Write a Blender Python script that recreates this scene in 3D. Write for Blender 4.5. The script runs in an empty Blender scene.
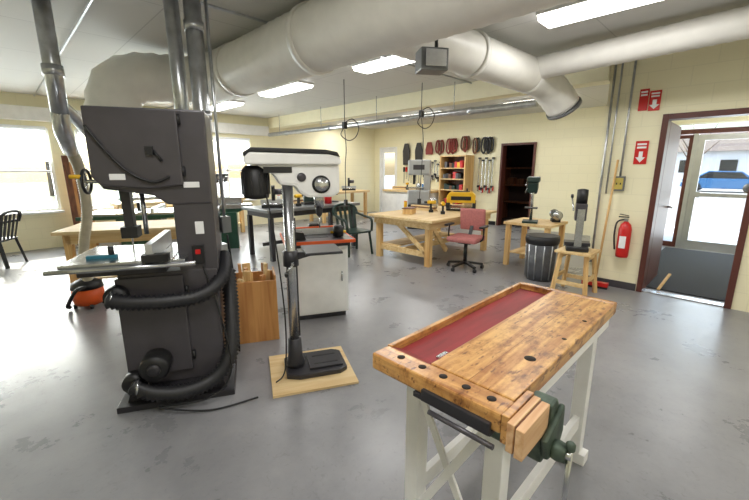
import bpy, bmesh, math, random
from mathutils import Vector, Matrix, Euler
random.seed(4)
S = bpy.context.scene
COL = S.collection
H = 2.82

# ---------------------------------------------------------------- materials
def base(name):
    m = bpy.data.materials.new(name); m.use_nodes = True
    nt = m.node_tree; b = nt.nodes['Principled BSDF']
    return m, nt, b

def coords(nt, scale=(1,1,1), world=False):
    mp = nt.nodes.new('ShaderNodeMapping'); mp.inputs['Scale'].default_value = scale
    if world:
        g = nt.nodes.new('ShaderNodeNewGeometry'); nt.links.new(g.outputs['Position'], mp.inputs[0])
    else:
        t = nt.nodes.new('ShaderNodeTexCoord'); nt.links.new(t.outputs['Object'], mp.inputs[0])
    return mp

def ramp(nt, src, stops):
    r = nt.nodes.new('ShaderNodeValToRGB'); el = r.color_ramp.elements
    while len(el) < len(stops): el.new(0.5)
    for e, (p, c) in zip(el, stops):
        e.position = p; e.color = (*c, 1)
    nt.links.new(src, r.inputs[0]); return r

def lin(c):
    return tuple((x/255/12.92 if x/255 <= .04045 else ((x/255+.055)/1.055)**2.4) for x in c)

def M(name, c, rough=.5, metal=0, var=.12, scale=8, bump=0, coat=0, emit=0, world=False, stretch=(1,1,1)):
    m, nt, b = base(name); c = lin(c)
    mp = coords(nt, stretch, world)
    n = nt.nodes.new('ShaderNodeTexNoise'); n.inputs['Scale'].default_value = scale; n.inputs['Detail'].default_value = 5
    nt.links.new(mp.outputs[0], n.inputs[0])
    r = ramp(nt, n.outputs[0], [(.3, tuple(x*(1-var) for x in c)), (.7, tuple(min(1, x*(1+var*.6)) for x in c))])
    nt.links.new(r.outputs[0], b.inputs['Base Color'])
    b.inputs['Roughness'].default_value = rough; b.inputs['Metallic'].default_value = metal
    if coat: b.inputs['Coat Weight'].default_value = coat
    if bump:
        bp = nt.nodes.new('ShaderNodeBump'); bp.inputs['Strength'].default_value = bump; bp.inputs['Distance'].default_value = .01
        nt.links.new(n.outputs[0], bp.inputs['Height']); nt.links.new(bp.outputs[0], b.inputs['Normal'])
    if emit:
        nt.links.new(r.outputs[0], b.inputs['Emission Color']); b.inputs['Emission Strength'].default_value = emit
    return m

def WOOD(name, c1, c2, axis='x', rough=.45, scale=6, coat=0, stain=0):
    m, nt, b = base(name)
    st = {'x': (.25, 4, 4), 'y': (4, .25, 4), 'z': (4, 4, .25)}[axis]
    mp = coords(nt, st)
    n = nt.nodes.new('ShaderNodeTexNoise'); n.inputs['Scale'].default_value = scale; n.inputs['Detail'].default_value = 8
    n.inputs['Distortion'].default_value = .6
    nt.links.new(mp.outputs[0], n.inputs[0])
    r = ramp(nt, n.outputs[0], [(.32, lin(c2)), (.62, lin(c1))])
    out = r.outputs[0]
    if stain:
        mp2 = coords(nt, (1, 1.8, 1)); n2 = nt.nodes.new('ShaderNodeTexNoise'); n2.inputs['Scale'].default_value = 7; n2.inputs['Detail'].default_value = 10; n2.inputs['Roughness'].default_value = .7
        nt.links.new(mp2.outputs[0], n2.inputs[0])
        r2 = ramp(nt, n2.outputs[0], [(.36, (.32, .22, .14)), (.45, (.76, .66, .55)), (.54, (1, 1, 1))])
        n3 = nt.nodes.new('ShaderNodeTexNoise'); n3.inputs['Scale'].default_value = 55; n3.inputs['Detail'].default_value = 4
        mp3 = coords(nt, (.4, 1.2, 1)); nt.links.new(mp3.outputs[0], n3.inputs[0])
        r3 = ramp(nt, n3.outputs[0], [(.31, (.3, .2, .14)), (.4, (1, 1, 1))])
        for rr in (r2, r3):
            mx = nt.nodes.new('ShaderNodeMix'); mx.data_type = 'RGBA'; mx.blend_type = 'MULTIPLY'; mx.inputs[0].default_value = stain
            nt.links.new(out, mx.inputs[6]); nt.links.new(rr.outputs[0], mx.inputs[7]); out = mx.outputs[2]
    nt.links.new(out, b.inputs['Base Color'])
    b.inputs['Roughness'].default_value = rough
    if coat: b.inputs['Coat Weight'].default_value = coat; b.inputs['Coat Roughness'].default_value = .2
    bp = nt.nodes.new('ShaderNodeBump'); bp.inputs['Strength'].default_value = .15; bp.inputs['Distance'].default_value = .004
    nt.links.new(n.outputs[0], bp.inputs['Height']); nt.links.new(bp.outputs[0], b.inputs['Normal'])
    return m

def BLOCKWALL(name, c):
    m, nt, b = base(name); c = lin(c)
    g = nt.nodes.new('ShaderNodeNewGeometry'); sp = nt.nodes.new('ShaderNodeSeparateXYZ')
    nt.links.new(g.outputs['Position'], sp.inputs[0])
    ad = nt.nodes.new('ShaderNodeMath'); ad.operation = 'ADD'
    nt.links.new(sp.outputs[0], ad.inputs[0]); nt.links.new(sp.outputs[1], ad.inputs[1])
    cb = nt.nodes.new('ShaderNodeCombineXYZ'); nt.links.new(ad.outputs[0], cb.inputs[0]); nt.links.new(sp.outputs[2], cb.inputs[1])
    br = nt.nodes.new('ShaderNodeTexBrick'); br.inputs['Scale'].default_value = 1
    br.inputs['Brick Width'].default_value = .4; br.inputs['Row Height'].default_value = .2; br.inputs['Mortar Size'].default_value = .005
    br.inputs['Color1'].default_value = (*c, 1); br.inputs['Color2'].default_value = (*[x*.985 for x in c], 1)
    br.inputs['Mortar'].default_value = (*[x*.93 for x in c], 1)
    nt.links.new(cb.outputs[0], br.inputs[0]); nt.links.new(br.outputs[0], b.inputs['Base Color'])
    b.inputs['Roughness'].default_value = .5
    bp = nt.nodes.new('ShaderNodeBump'); bp.inputs['Strength'].default_value = .1; bp.inputs['Distance'].default_value = .003; bp.invert = True
    nt.links.new(br.outputs['Fac'], bp.inputs['Height']); nt.links.new(bp.outputs[0], b.inputs['Normal'])
    return m

def FLOORMAT():
    m, nt, b = base('painted_concrete')
    mp = coords(nt, (1, 1, 1), True)
    n = nt.nodes.new('ShaderNodeTexNoise'); n.inputs['Scale'].default_value = 1.6; n.inputs['Detail'].default_value = 10; n.inputs['Roughness'].default_value = .7
    nt.links.new(mp.outputs[0], n.inputs[0])
    r = ramp(nt, n.outputs[0], [(.3, lin((118, 118, 121))), (.5, lin((135, 135, 138))), (.72, lin((148, 147, 149)))])
    n3 = nt.nodes.new('ShaderNodeTexNoise'); n3.inputs['Scale'].default_value = 22; n3.inputs['Detail'].default_value = 6; n3.inputs['Distortion'].default_value = 1.5
    nt.links.new(mp.outputs[0], n3.inputs[0])
    r3 = ramp(nt, n3.outputs[0], [(.27, (.72, .71, .7)), (.4, (1, 1, 1))])
    mx = nt.nodes.new('ShaderNodeMix'); mx.data_type = 'RGBA'; mx.blend_type = 'MULTIPLY'; mx.inputs[0].default_value = .6
    nt.links.new(r.outputs[0], mx.inputs[6]); nt.links.new(r3.outputs[0], mx.inputs[7])
    nt.links.new(mx.outputs[2], b.inputs['Base Color'])
    r2 = ramp(nt, n.outputs[0], [(.3, (.24,)*3), (.7, (.36,)*3)])
    nt.links.new(r2.outputs[0], b.inputs['Roughness'])
    n2 = nt.nodes.new('ShaderNodeTexNoise'); n2.inputs['Scale'].default_value = 6
    nt.links.new(mp.outputs[0], n2.inputs[0])
    bp = nt.nodes.new('ShaderNodeBump'); bp.inputs['Strength'].default_value = .12; bp.inputs['Distance'].default_value = .01
    nt.links.new(n2.outputs[0], bp.inputs['Height']); nt.links.new(bp.outputs[0], b.inputs['Normal'])
    return m

def CEILMAT():
    m, nt, b = base('ceiling_panels')
    mp = coords(nt, (1, 1, 1), True)
    br = nt.nodes.new('ShaderNodeTexBrick'); br.offset = 0; br.inputs['Scale'].default_value = 1
    br.inputs['Brick Width'].default_value = 1.22; br.inputs['Row Height'].default_value = 1.22; br.inputs['Mortar Size'].default_value = .006
    c = lin((208, 207, 203))
    br.inputs['Color1'].default_value = (*c, 1); br.inputs['Color2'].default_value = (*[x*.97 for x in c], 1)
    br.inputs['Mortar'].default_value = (*[x*.75 for x in c], 1)
    nt.links.new(mp.outputs[0], br.inputs[0]); nt.links.new(br.outputs[0], b.inputs['Base Color'])
    b.inputs['Roughness'].default_value = .7
    return m

def GLASS():
    m, nt, b = base('window_glass')
    t = nt.nodes.new('ShaderNodeBsdfTransparent'); g = nt.nodes.new('ShaderNodeBsdfGlossy'); g.inputs['Roughness'].default_value = .02
    mx = nt.nodes.new('ShaderNodeMixShader'); mx.inputs[0].default_value = .07
    t.inputs[0].default_value = (.95, .98, .97, 1)
    nt.links.new(t.outputs[0], mx.inputs[1]); nt.links.new(g.outputs[0], mx.inputs[2])
    nt.links.new(mx.outputs[0], nt.nodes['Material Output'].inputs[0])
    return m

cream = BLOCKWALL('cream_block_wall', (238, 231, 198))
creamp = M('cream_paint', (238, 232, 202), .55, var=.03)
floorm = FLOORMAT(); ceilm = CEILMAT(); glass = GLASS()
white = M('white_paint', (236, 236, 234), .45, var=.06)
ductw = M('duct_white', (234, 232, 226), .42, var=.05)
galv = M('galvanized_steel', (195, 198, 202), .28, .9, var=.2, scale=14)
steel = M('machined_steel', (190, 192, 195), .25, .95, var=.12, scale=20)
alu = M('aluminium', (205, 207, 210), .35, .8, var=.06)
dgrey = M('dark_grey_enamel', (76, 73, 77), .35, .2, var=.1)
dgrey2 = M('darker_grey_enamel', (50, 49, 53), .4, .2, var=.1)
black = M('black_plastic', (24, 24, 26), .45, var=.2)
rubber = M('black_rubber', (34, 34, 37), .5, var=.2)
brown = M('brown_frame_paint', (92, 48, 40), .4, var=.1)
red = M('safety_red', (200, 30, 28), .35, var=.06)
orange = M('orange_paint', (226, 92, 30), .4, var=.1)
yellow = M('tool_yellow', (228, 180, 30), .4, var=.1)
green = M('machine_green', (34, 76, 60), .35, .1, var=.12)
vgreen = M('vise_green', (84, 98, 86), .55, .5, var=.4, scale=25)
dkgreen = M('dark_green_plastic', (24, 48, 42), .45, var=.12)
blue = M('car_blue', (60, 120, 175), .25, .2, var=.05, coat=.6)
pink = M('rose_upholstery', (180, 112, 108), .8, var=.15, scale=40, bump=.2)
maple = WOOD('aged_maple', (222, 174, 104), (176, 118, 58), 'x', .38, 10, .25, .9)
maple_e = WOOD('aged_maple_endcap', (214, 164, 96), (160, 104, 52), 'y', .38, 10, .25, .95)
trayred = M('tray_red_paint', (142, 42, 44), .6, var=.35, scale=9, stretch=(.4, 2, 1))
ply = WOOD('plywood', (226, 200, 152), (206, 172, 118), 'x', .55, 5)
plyo = WOOD('plywood_orange', (200, 146, 86), (170, 112, 60), 'z', .5, 5)
pine = WOOD('pine', (226, 192, 134), (200, 154, 94), 'z', .5, 6)
pinex = WOOD('pine_x', (230, 202, 150), (206, 168, 110), 'x', .5, 5)
jaww = WOOD('jaw_wood', (226, 190, 146), (196, 144, 98), 'x', .5, 9)
dwood = WOOD('dark_wood', (120, 72, 44), (84, 48, 30), 'z', .5, 6)
mat_ = M('door_mat', (52, 54, 58), .95, var=.3, scale=60, bump=.6)
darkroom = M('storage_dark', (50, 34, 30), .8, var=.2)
asphalt = M('asphalt', (150, 150, 150), .9, var=.15, scale=3)
grass = M('winter_grass', (150, 150, 118), .95, var=.25, scale=3)
siding = M('house_siding', (220, 222, 226), .7, var=.06)
roofm = M('house_roof', (120, 112, 108), .8, var=.15)
bark = M('tree_bark', (110, 95, 84), .9, var=.3)
label = M('white_label', (235, 235, 235), .5, var=.03)
hole = M('dark_hole', (26, 16, 10), .8, var=.2)
bag = M('grey_bag', (84, 86, 90), .35, .2, var=.25, scale=18, bump=.5)
lamp = M('lamp_diffuser', (255, 252, 246), .5, var=.01, emit=7)
blindm = M('blind_white', (240, 242, 245), .6, var=.03)
cordm = M('cord_black', (20, 20, 22), .5, var=.1)
skin_grey = M('grey_box', (120, 122, 124), .4, .4, var=.1)
clearh = M('clear_hose', (190, 182, 160), .4, var=.2)

# ---------------------------------------------------------------- geometry helpers
def emit_mesh(name, bm, mat, parent=None, smooth=False):
    bmesh.ops.recalc_face_normals(bm, faces=bm.faces)
    me = bpy.data.meshes.new(name); bm.to_mesh(me); bm.free()
    if smooth:
        for p in me.polygons:
            p.use_smooth = len(p.vertices) <= 4
    me.materials.append(mat)
    o = bpy.data.objects.new(name, me); COL.objects.link(o)
    if parent: o.parent = parent
    return o

def bm_box(c, s, rot=(0, 0, 0), bev=0):
    bm = bmesh.new(); bmesh.ops.create_cube(bm, size=1)
    bmesh.ops.scale(bm, vec=s, verts=bm.verts)
    if bev: bmesh.ops.bevel(bm, geom=bm.edges[:], offset=bev, segments=2, profile=.6, affect='EDGES')
    bmesh.ops.transform(bm, matrix=Matrix.Translation(c) @ Euler(rot).to_matrix().to_4x4(), verts=bm.verts)
    return bm

def catmull(pts, n=8):
    P = [Vector(p) for p in pts]; out = []
    for i in range(len(P)-1):
        p0 = P[max(i-1, 0)]; p1 = P[i]; p2 = P[i+1]; p3 = P[min(i+2, len(P)-1)]
        for k in range(n):
            t = k/n
            out.append(.5*((2*p1)+(-p0+p2)*t+(2*p0-5*p1+4*p2-p3)*t*t+(-p0+3*p1-3*p2+p3)*t**3))
    out.append(P[-1]); return out

def resample(P, step):
    out = [P[0]]; acc = 0
    for a, b in zip(P[:-1], P[1:]):
        L = (b-a).length
        if L < 1e-6: continue
        d = step-acc
        while d <= L:
            out.append(a.lerp(b, d/L)); d += step
        acc = (acc+L) % step
    if (out[-1]-P[-1]).length > step*.3: out.append(P[-1])
    return out

def bm_sweep(pts, r, seg=14, curve=True, rib=0, pitch=.03, r_end=None):
    P = catmull(pts) if curve and len(pts) > 2 else [Vector(p) for p in pts]
    if rib: P = resample(P, pitch/2)
    bm = bmesh.new(); rings = []
    t0 = (P[1]-P[0]).normalized()
    up = Vector((0, 0, 1)) if abs(t0.z) < .9 else Vector((1, 0, 0))
    nrm = (up - t0*up.dot(t0)).normalized()
    N = len(P)
    for i in range(N):
        t = (P[min(i+1, N-1)]-P[max(i-1, 0)]).normalized()
        nrm = (nrm - t*nrm.dot(t)).normalized(); bi = t.cross(nrm)
        rr = r if r_end is None else r+(r_end-r)*i/(N-1)
        if rib: rr += rib*(1 if i % 2 else -1)
        rings.append([bm.verts.new(P[i]+(nrm*math.cos(2*math.pi*k/seg)+bi*math.sin(2*math.pi*k/seg))*rr) for k in range(seg)])
    for a, b in zip(rings[:-1], rings[1:]):
        for k in range(seg):
            bm.faces.new((a[k], a[(k+1) % seg], b[(k+1) % seg], b[k]))
    bm.faces.new(rings[0]); bm.faces.new(rings[-1][::-1])
    return bm

def bm_prism(pts, plane, lo, hi, bev=0):
    bm = bmesh.new()
    def v(p, d):
        return {'xy': (p[0], p[1], d), 'xz': (p[0], d, p[1]), 'yz': (d, p[0], p[1])}[plane]
    a = [bm.verts.new(v(p, lo)) for p in pts]; b = [bm.verts.new(v(p, hi)) for p in pts]
    n = len(pts)
    bm.faces.new(a); bm.faces.new(b[::-1])
    for i in range(n): bm.faces.new((a[i], b[i], b[(i+1) % n], a[(i+1) % n]))
    bmesh.ops.recalc_face_normals(bm, faces=bm.faces)
    if bev: bmesh.ops.bevel(bm, geom=bm.edges[:], offset=bev, segments=2, profile=.6, affect='EDGES')
    return bm

def bm_lathe(prof, c, axis='z', seg=28):
    bm = bmesh.new(); rings = []
    for r, z in prof:
        ring = []
        for k in range(seg):
            a = 2*math.pi*k/seg; x, y = r*math.cos(a), r*math.sin(a)
            co = {'z': (x, y, z), 'x': (z, x, y), 'y': (x, z, y)}[axis]
            ring.append(bm.verts.new((co[0]+c[0], co[1]+c[1], co[2]+c[2])))
        rings.append(ring)
    for a, b in zip(rings[:-1], rings[1:]):
        for k in range(seg): bm.faces.new((a[k], a[(k+1) % seg], b[(k+1) % seg], b[k]))
    bm.faces.new(rings[0]); bm.faces.new(rings[-1][::-1])
    return bm

class G:
    def __init__(s, name, loc=(0, 0, 0), rz=0):
        s.e = bpy.data.objects.new(name, None); s.e.empty_display_size = .1
        s.e.location = loc; s.e.rotation_euler = (0, 0, math.radians(rz)); COL.objects.link(s.e)
    def box(s, n, c, sz, m, rot=(0, 0, 0), bev=.003): return emit_mesh(n, bm_box(c, sz, rot, bev), m, s.e)
    def bx(s, n, x0, x1, y0, y1, z0, z1, m, bev=.003):
        return emit_mesh(n, bm_box(((x0+x1)/2, (y0+y1)/2, (z0+z1)/2), (x1-x0, y1-y0, z1-z0), (0, 0, 0), bev), m, s.e)
    def rod(s, n, a, b, r, m, r2=None, seg=18): return emit_mesh(n, bm_sweep([a, b], r, seg, False, r_end=r2), m, s.e, True)
    def tube(s, n, pts, r, m, seg=14, rib=0, pitch=.03, curve=True): return emit_mesh(n, bm_sweep(pts, r, seg, curve, rib, pitch), m, s.e, True)
    def prism(s, n, pts, pl, lo, hi, m, bev=.003): return emit_mesh(n, bm_prism(pts, pl, lo, hi, bev), m, s.e)
    def lathe(s, n, prof, c, m, axis='z', seg=28): return emit_mesh(n, bm_lathe(prof, c, axis, seg), m, s.e, True)
    def bar(s, n, a, b, w, h, m):
        a, b = Vector(a), Vector(b); d = b-a
        q = d.to_track_quat('X', 'Z')
        bm = bm_box((0, 0, 0), (d.length, w, h), (0, 0, 0), .002)
        bmesh.ops.transform(bm, matrix=Matrix.Translation((a+b)/2) @ q.to_matrix().to_4x4(), verts=bm.verts)
        return emit_mesh(n, bm, m, s.e)

def solo(name, x0, x1, y0, y1, z0, z1, m, bev=0):
    return emit_mesh(name, bm_box(((x0+x1)/2, (y0+y1)/2, (z0+z1)/2), (x1-x0, y1-y0, z1-z0), (0, 0, 0), bev), m)

def wall_boxes(name, plane, pos, thick, lo, hi, z1, openings, m, z0=0):
    bm = bmesh.new()
    def add(a, b, c, d):
        if b-a < 1e-4 or d-c < 1e-4: return
        if plane == 'x': cc = (pos+thick/2, (a+b)/2, (c+d)/2); ss = (abs(thick), b-a, d-c)
        else: cc = ((a+b)/2, pos+thick/2, (c+d)/2); ss = (b-a, abs(thick), d-c)
        r = bmesh.ops.create_cube(bm, size=1)
        bmesh.ops.transform(bm, matrix=Matrix.Translation(cc) @ Matrix.Diagonal((*ss, 1)), verts=r['verts'])
    cur = lo
    for a, b, c, d in sorted(openings):
        add(cur, a, z0, z1); add(a, b, z0, c); add(a, b, d, z1); cur = b
    add(cur, hi, z0, z1)
    return emit_mesh(name, bm, m)

# ---------------------------------------------------------------- room shell
solo('floor', -2.7, 9.7, -3.2, 9.7, -.1, 0, floorm)
solo('ceiling', -2.7, 9.7, -3.2, 9.7, H, H+.1, ceilm)
wall_boxes('wall_right', 'x', 5.54, .16, -3, 1.45, H, [(-.02, .86, 0, 2.12)], cream)
wall_boxes('wall_hall', 'y', 1.45, -.12, 5.70, 9.5, H, [], cream)
wall_boxes('wall_back', 'x', 9.5, .16, 1.33, 9.5, H, [(3.92, 4.78, 0, 2.12), (8.45, 9.25, 0.0, 2.2)], cream)
WIN = [(-1.9, .86, .72, 2.25), (1.25, 3.1, .72, 2.25), (3.6, 4.9, .72, 2.25)]
wall_boxes('wall_far', 'y', 9.5, .16, -2.5, 9.5, H, [(a, b, c, d) for a, b, c, d in WIN], cream)
solo('wall_left', -2.66, -2.5, -3.16, 9.66, 0, H, creamp)
solo('wall_rear', -2.5, 5.54, -3.16, -3.0, 0, H, creamp)
solo('trim_1', 5.44, 5.70, 1.45, 9.5, 2.56, H, creamp, .004)            # dropped beam
solo('trim_2', 5.70, 5.95, 1.45, 9.5, 2.70, H, creamp, .004)
solo('trim_4', -2.5, 5.4, 9.38, 9.5, 2.36, 2.6, white, .004)
solo('baseboard_back', 9.485, 9.5, 4.84, 8.4, 0, .1, black)
solo('baseboard_right', 5.528, 5.54, .87, 1.44, 0, .09, dgrey)
# vestibule
solo('wall_vestibule', 5.70, 9.3, -1.36, -1.2, 0, H, creamp)
solo('trim_3', 9.02, 9.3, -1.2, 1.33, 2.3, H, creamp)
solo('door_mat', 5.8, 9.1, -.5, 1.05, 0.001, .015, mat_, .003)
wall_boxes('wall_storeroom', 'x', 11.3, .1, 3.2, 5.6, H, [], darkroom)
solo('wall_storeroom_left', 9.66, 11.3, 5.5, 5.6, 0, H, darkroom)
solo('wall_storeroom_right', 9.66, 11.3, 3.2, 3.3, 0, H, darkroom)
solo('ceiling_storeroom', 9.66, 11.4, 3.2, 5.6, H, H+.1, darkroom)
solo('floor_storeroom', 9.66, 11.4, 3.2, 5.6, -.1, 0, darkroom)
g = G('storeroom_shelf')
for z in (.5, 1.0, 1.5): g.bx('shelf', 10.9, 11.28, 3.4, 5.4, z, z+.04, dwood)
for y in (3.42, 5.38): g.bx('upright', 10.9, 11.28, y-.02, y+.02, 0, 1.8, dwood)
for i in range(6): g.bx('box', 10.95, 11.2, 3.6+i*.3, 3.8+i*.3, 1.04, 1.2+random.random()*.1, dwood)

def frame(name, plane, pos, a, b, z0, z1, w, d, m, sill=True):
    g = G(name)
    def bb(n, p, q, r, s):
        if plane == 'x': g.bx(n, pos-d/2, pos+d/2, p, q, r, s, m)
        else: g.bx(n, p, q, pos-d/2, pos+d/2, r, s, m)
    bb('jamb_left', a, a+w, z0, z1); bb('jamb_right', b-w, b, z0, z1); bb('head', a+w, b-w, z1-w, z1)
    if sill: bb('sill', a+w, b-w, z0, z0+w)
    return g, bb

g, bb = frame('door_1', 'x', 5.62, -.02, .86, 0, 2.12, .06, .2, brown, False)
g.bx('leaf', 5.73, 6.58, .80, .845, .01, 2.05, brown)
g.rod('lever', (6.48, .80, 1.0), (6.48, .74, 1.0), .012, steel); g.rod('lever_bar', (6.48, .745, 1.0), (6.37, .745, 1.0), .01, steel)
g.bx('threshold', 5.56, 5.68, .04, .80, .0, .012, steel)
frame('door_2', 'x', 9.56, 3.90, 4.80, 0, 2.14, .05, .22, brown, False)
g = G('door_3')
def gl(n, y0, y1, z0, z1, st, m=alu, x=9.36):
    g.bx(n+'_stile_a', x-.03, x+.03, y0, y0+st, z0, z1, m); g.bx(n+'_stile_b', x-.03, x+.03, y1-st, y1, z0, z1, m)
    g.bx(n+'_rail_top', x-.03, x+.03, y0+st, y1-st, z1-st, z1, m); g.bx(n+'_rail_bottom', x-.03, x+.03, y0+st, y1-st, z0, z0+st*1.6, m)
    g.bx(n+'_glass', x-.004, x+.004, y0+st, y1-st, z0+st*1.6, z1-st, glass, 0)
gl('leaf', -.12, .86, .0, 2.12, .1)
gl('leaf_b', -1.1, -.13, .0, 2.12, .1)
gl('sidelight', .93, 1.33, .0, 2.12, .06, brown)
gl('transom', -1.2, 1.33, 2.14, H, .05, brown)
g.bx('mullion', 9.31, 9.41, .86, .93, 0, 2.14, alu)
g.bx('side_fill', 9.31, 9.41, -1.2, -1.1, 0, 2.14, alu)
g.bx('push_bar', 9.26, 9.30, -.05, .78, 1.0, 1.07, alu); g.bx('push_post', 9.29, 9.33, .70, .76, .98, 1.09, alu)
g, bb = frame('door_4', 'x', 9.58, 8.45, 9.25, 0, 2.2, .05, .18, white, False)
g.bx('leaf_stile', 9.55, 9.6, 8.5, 8.6, 0, 2.15, white); g.bx('leaf_stile_b', 9.55, 9.6, 9.1, 9.2, 0, 2.15, white)
g.bx('leaf_bottom', 9.55, 9.6, 8.6, 9.1, 0, .8, white); g.bx('leaf_top', 9.55, 9.6, 8.6, 9.1, 2.02, 2.15, white)
g.bx('glass', 9.57, 9.58, 8.6, 9.1, .8, 2.02, glass, 0)

for i, (a, b_, c, d) in enumerate(WIN):
    g, bb = frame('window_%d' % (i+1), 'y', 9.58, a, b_, c, d, .05, .12, white)
    n = max(2, round((b_-a)/.9))
    for k in range(1, n):
        x = a+(b_-a)*k/n; bb('mullion', x-.025, x+.025, c+.05, d-.05)
    bb('transom', a+.05, b_-.05, c+.72, c+.76)
    g.bx('glass', a+.05, b_-.05, 9.6, 9.605, c+.05, d-.05, glass, 0)
    g.bx('stool', a-.03, b_+.03, 9.38, 9.52, c-.04, c, white)
    bm = bmesh.new()
    for k in range(20):
        r = bmesh.ops.create_cube(bm, size=1)
        bmesh.ops.transform(bm, matrix=Matrix.Translation(((a+b_)/2, 9.47, d-.03-k*.03)) @ Matrix.Rotation(.6, 4, 'X') @ Matrix.Diagonal((b_-a-.08, .028, .002, 1)), verts=r['verts'])
    emit_mesh('blind_slats', bm, blindm, g.e)
    g.bx('blind_head', a+.03, b_-.03, 9.45, 9.49, d-.02, d+.02, blindm)

# ---------------------------------------------------------------- outside
solo('ground_outside', 9.72, 80, -40, 60, -.25, -.12, asphalt)
solo('ground_lawn', -40, 9.7, 9.72, 60, -.25, -.12, grass)
solo('sidewalk', 9.72, 13, -3, 4, -.12, -.02, siding)
def car(loc):
    g = G('parked_car', loc)
    g.prism('body', [(-2.2, .3), (-2.25, .75), (-2.0, .92), (2.0, .95), (2.2, .8), (2.25, .35), (1.9, .25), (-1.9, .25)], 'yz', -.85, .85, blue, .05)
    g.prism('cabin', [(-1.5, .92), (-.9, 1.42), (.8, 1.45), (1.6, .94)], 'yz', -.72, .72, blue, .05)
    g.prism('side_glass', [(-1.3, .95), (-.85, 1.36), (.75, 1.38), (1.35, .96)], 'yz', -.75, -.73, black, 0)
    for y in (-1.4, 1.4):
        for x in (-.8, .8): g.lathe('wheel', [(.1, -.1), (.33, -.1), (.33, .1), (.1, .1)], (x, y, .33), black, 'x')
    for y in (-2.2, 2.2): g.box('lamp_cluster', (-.84, y*.97, .7), (.06, .1, .12), label)
car((36, 1.6, -.12))
g = G('neighbour_house', (52, 0, -.12))
g.box('walls', (0, 0, 1.6), (7, 14, 3.2), siding); g.prism('roof', [(-4, 3.2), (0, 5.6), (4, 3.2)], 'xz', -7.5, 7.5, roofm)
for y in (-5, -2, 2, 5): g.box('house_window', (-3.52, y, 1.8), (.05, 1.2, 1.2), black)
for (x, y) in ((30, 7.5), (33, -6), (44, 4.2), (8, 26), (-2, 24), (2.5, 30)):
    g = G('bare_tree', (x, y, -.12)); g.rod('trunk', (0, 0, 0), (0, 0, 3), .22, bark, .14)
    for k in range(9):
        a = k*2.4; g.rod('branch', (0, 0, 1.8+k*.13), (math.cos(a)*1.6, math.sin(a)*1.6, 3.4+k*.3), .07, bark, .02, 8)

# ---------------------------------------------------------------- ceiling: lights, ducts
def fixture(x, y, L=1.22, e=23):
    g = G('ceiling_light_fixture', (x, y, H))
    g.bx('housing', -.16, .16, -L/2, L/2, -.035, 0, white)
    g.prism('diffuser', [(-.15, -.036), (-.12, -.075), (.12, -.075), (.15, -.036)], 'xz', -L/2+.01, L/2-.01, lamp, 0)
    l = bpy.data.lights.new('lamp', 'AREA'); l.shape = 'RECTANGLE'; l.size = .28; l.size_y = L; l.energy = e; l.color = (1, .99, .975)
    o = bpy.data.objects.new('lamp', l); o.location = (0, 0, -.085); o.parent = g.e; COL.objects.link(o)
for y in (-1.6, .92, 3.27, 5.72, 8.05): fixture(3.62, y)
for y in (-1.9, .9): fixture(.3, y, e=28)
for y in (3.2, 5.9, 8.4): fixture(7.6, y, e=30)
fixture(7.6, 0.1)

g = G('ventilation_duct')
g.tube('main_run', [(2.02, -2.9, 2.54), (2.02, 4.1, 2.54)], .25, ductw, 32, .003, .12, False)
g.tube('elbow', [(2.02, 4.1, 2.54), (2.0, 4.55, 2.54), (1.85, 4.85, 2.53), (1.6, 4.97, 2.52), (1.32, 5.0, 2.49), (1.1, 5.02, 2.36), (1.02, 5.03, 2.05)], .255, ductw, 32, .008, .14)
for y in (-1.2, .6, 2.7, 4.05): g.lathe('collar', [(.253, -.03), (.265, -.03), (.265, .03), (.253, .03)], (2.02, y, 2.54), ductw, 'y', 32)
g.tube('branch', [(2.1, 2.2, 2.6), (4.55, 2.02, 2.56)], .19, ductw, 32, .003, .1, False)
g.tube('branch_end', [(4.5, 2.02, 2.562), (4.78, 1.98, 2.54), (4.98, 1.94, 2.46), (5.11, 1.88, 2.35), (5.19, 1.84, 2.26)], .195, ductw, 28, .003, .1)
g.lathe('collar_b', [(.19, -.03), (.21, -.03), (.21, .03), (.19, .03)], (3.4, 2.11, 2.583), ductw, 'x', 32)
g.tube('outlet_ring', [(5.185, 1.843, 2.265), (5.205, 1.835, 2.24)], .21, skin_grey, 28, curve=False)
g.tube('outlet_core', [(5.205, 1.835, 2.241), (5.21, 1.832, 2.235)], .16, dgrey, 28, curve=False)
g.tube('side_branch', [(4.5, 1.98, 2.61), (4.42, -.9, 2.69), (4.36, -2.95, 2.69)], .122, ductw, 28, .002, .1, False)
for (x, y, z, r) in ((2.02, 3.8, 2.78, 0), (2.02, 1.4, 2.78, 0)): g.rod('hanger', (x, y, z-.01), (x, y, H), .008, steel)

g = G('ceiling_conduit')
g.tube('run_a', [(2.9, -2.9, H-.03), (2.9, 9.4, H-.03)], .012, galv, 8, curve=False)
g.tube('run_b', [(-2.4, 3.3, H-.03), (5.4, 3.3, H-.03)], .012, galv, 8, curve=False)
g.tube('run_c', [(.75, -2.9, H-.03), (.75, 9.4, H-.03)], .012, galv, 8, curve=False)
g = G('dust_pipe')
g.tube('run', [(5.25, 2.2, 2.36), (5.25, 9.1, 2.36)], .05, galv, 16, curve=False)
for y in (3.2, 4.9, 6.6, 8.3):
    g.lathe('coupling', [(.05, -.03), (.058, -.03), (.058, .03), (.05, .03)], (5.25, y, 2.36), galv, 'y')
    g.rod('hanger', (5.25, y+.3, 2.4), (5.25, y+.3, H), .006, steel)

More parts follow.
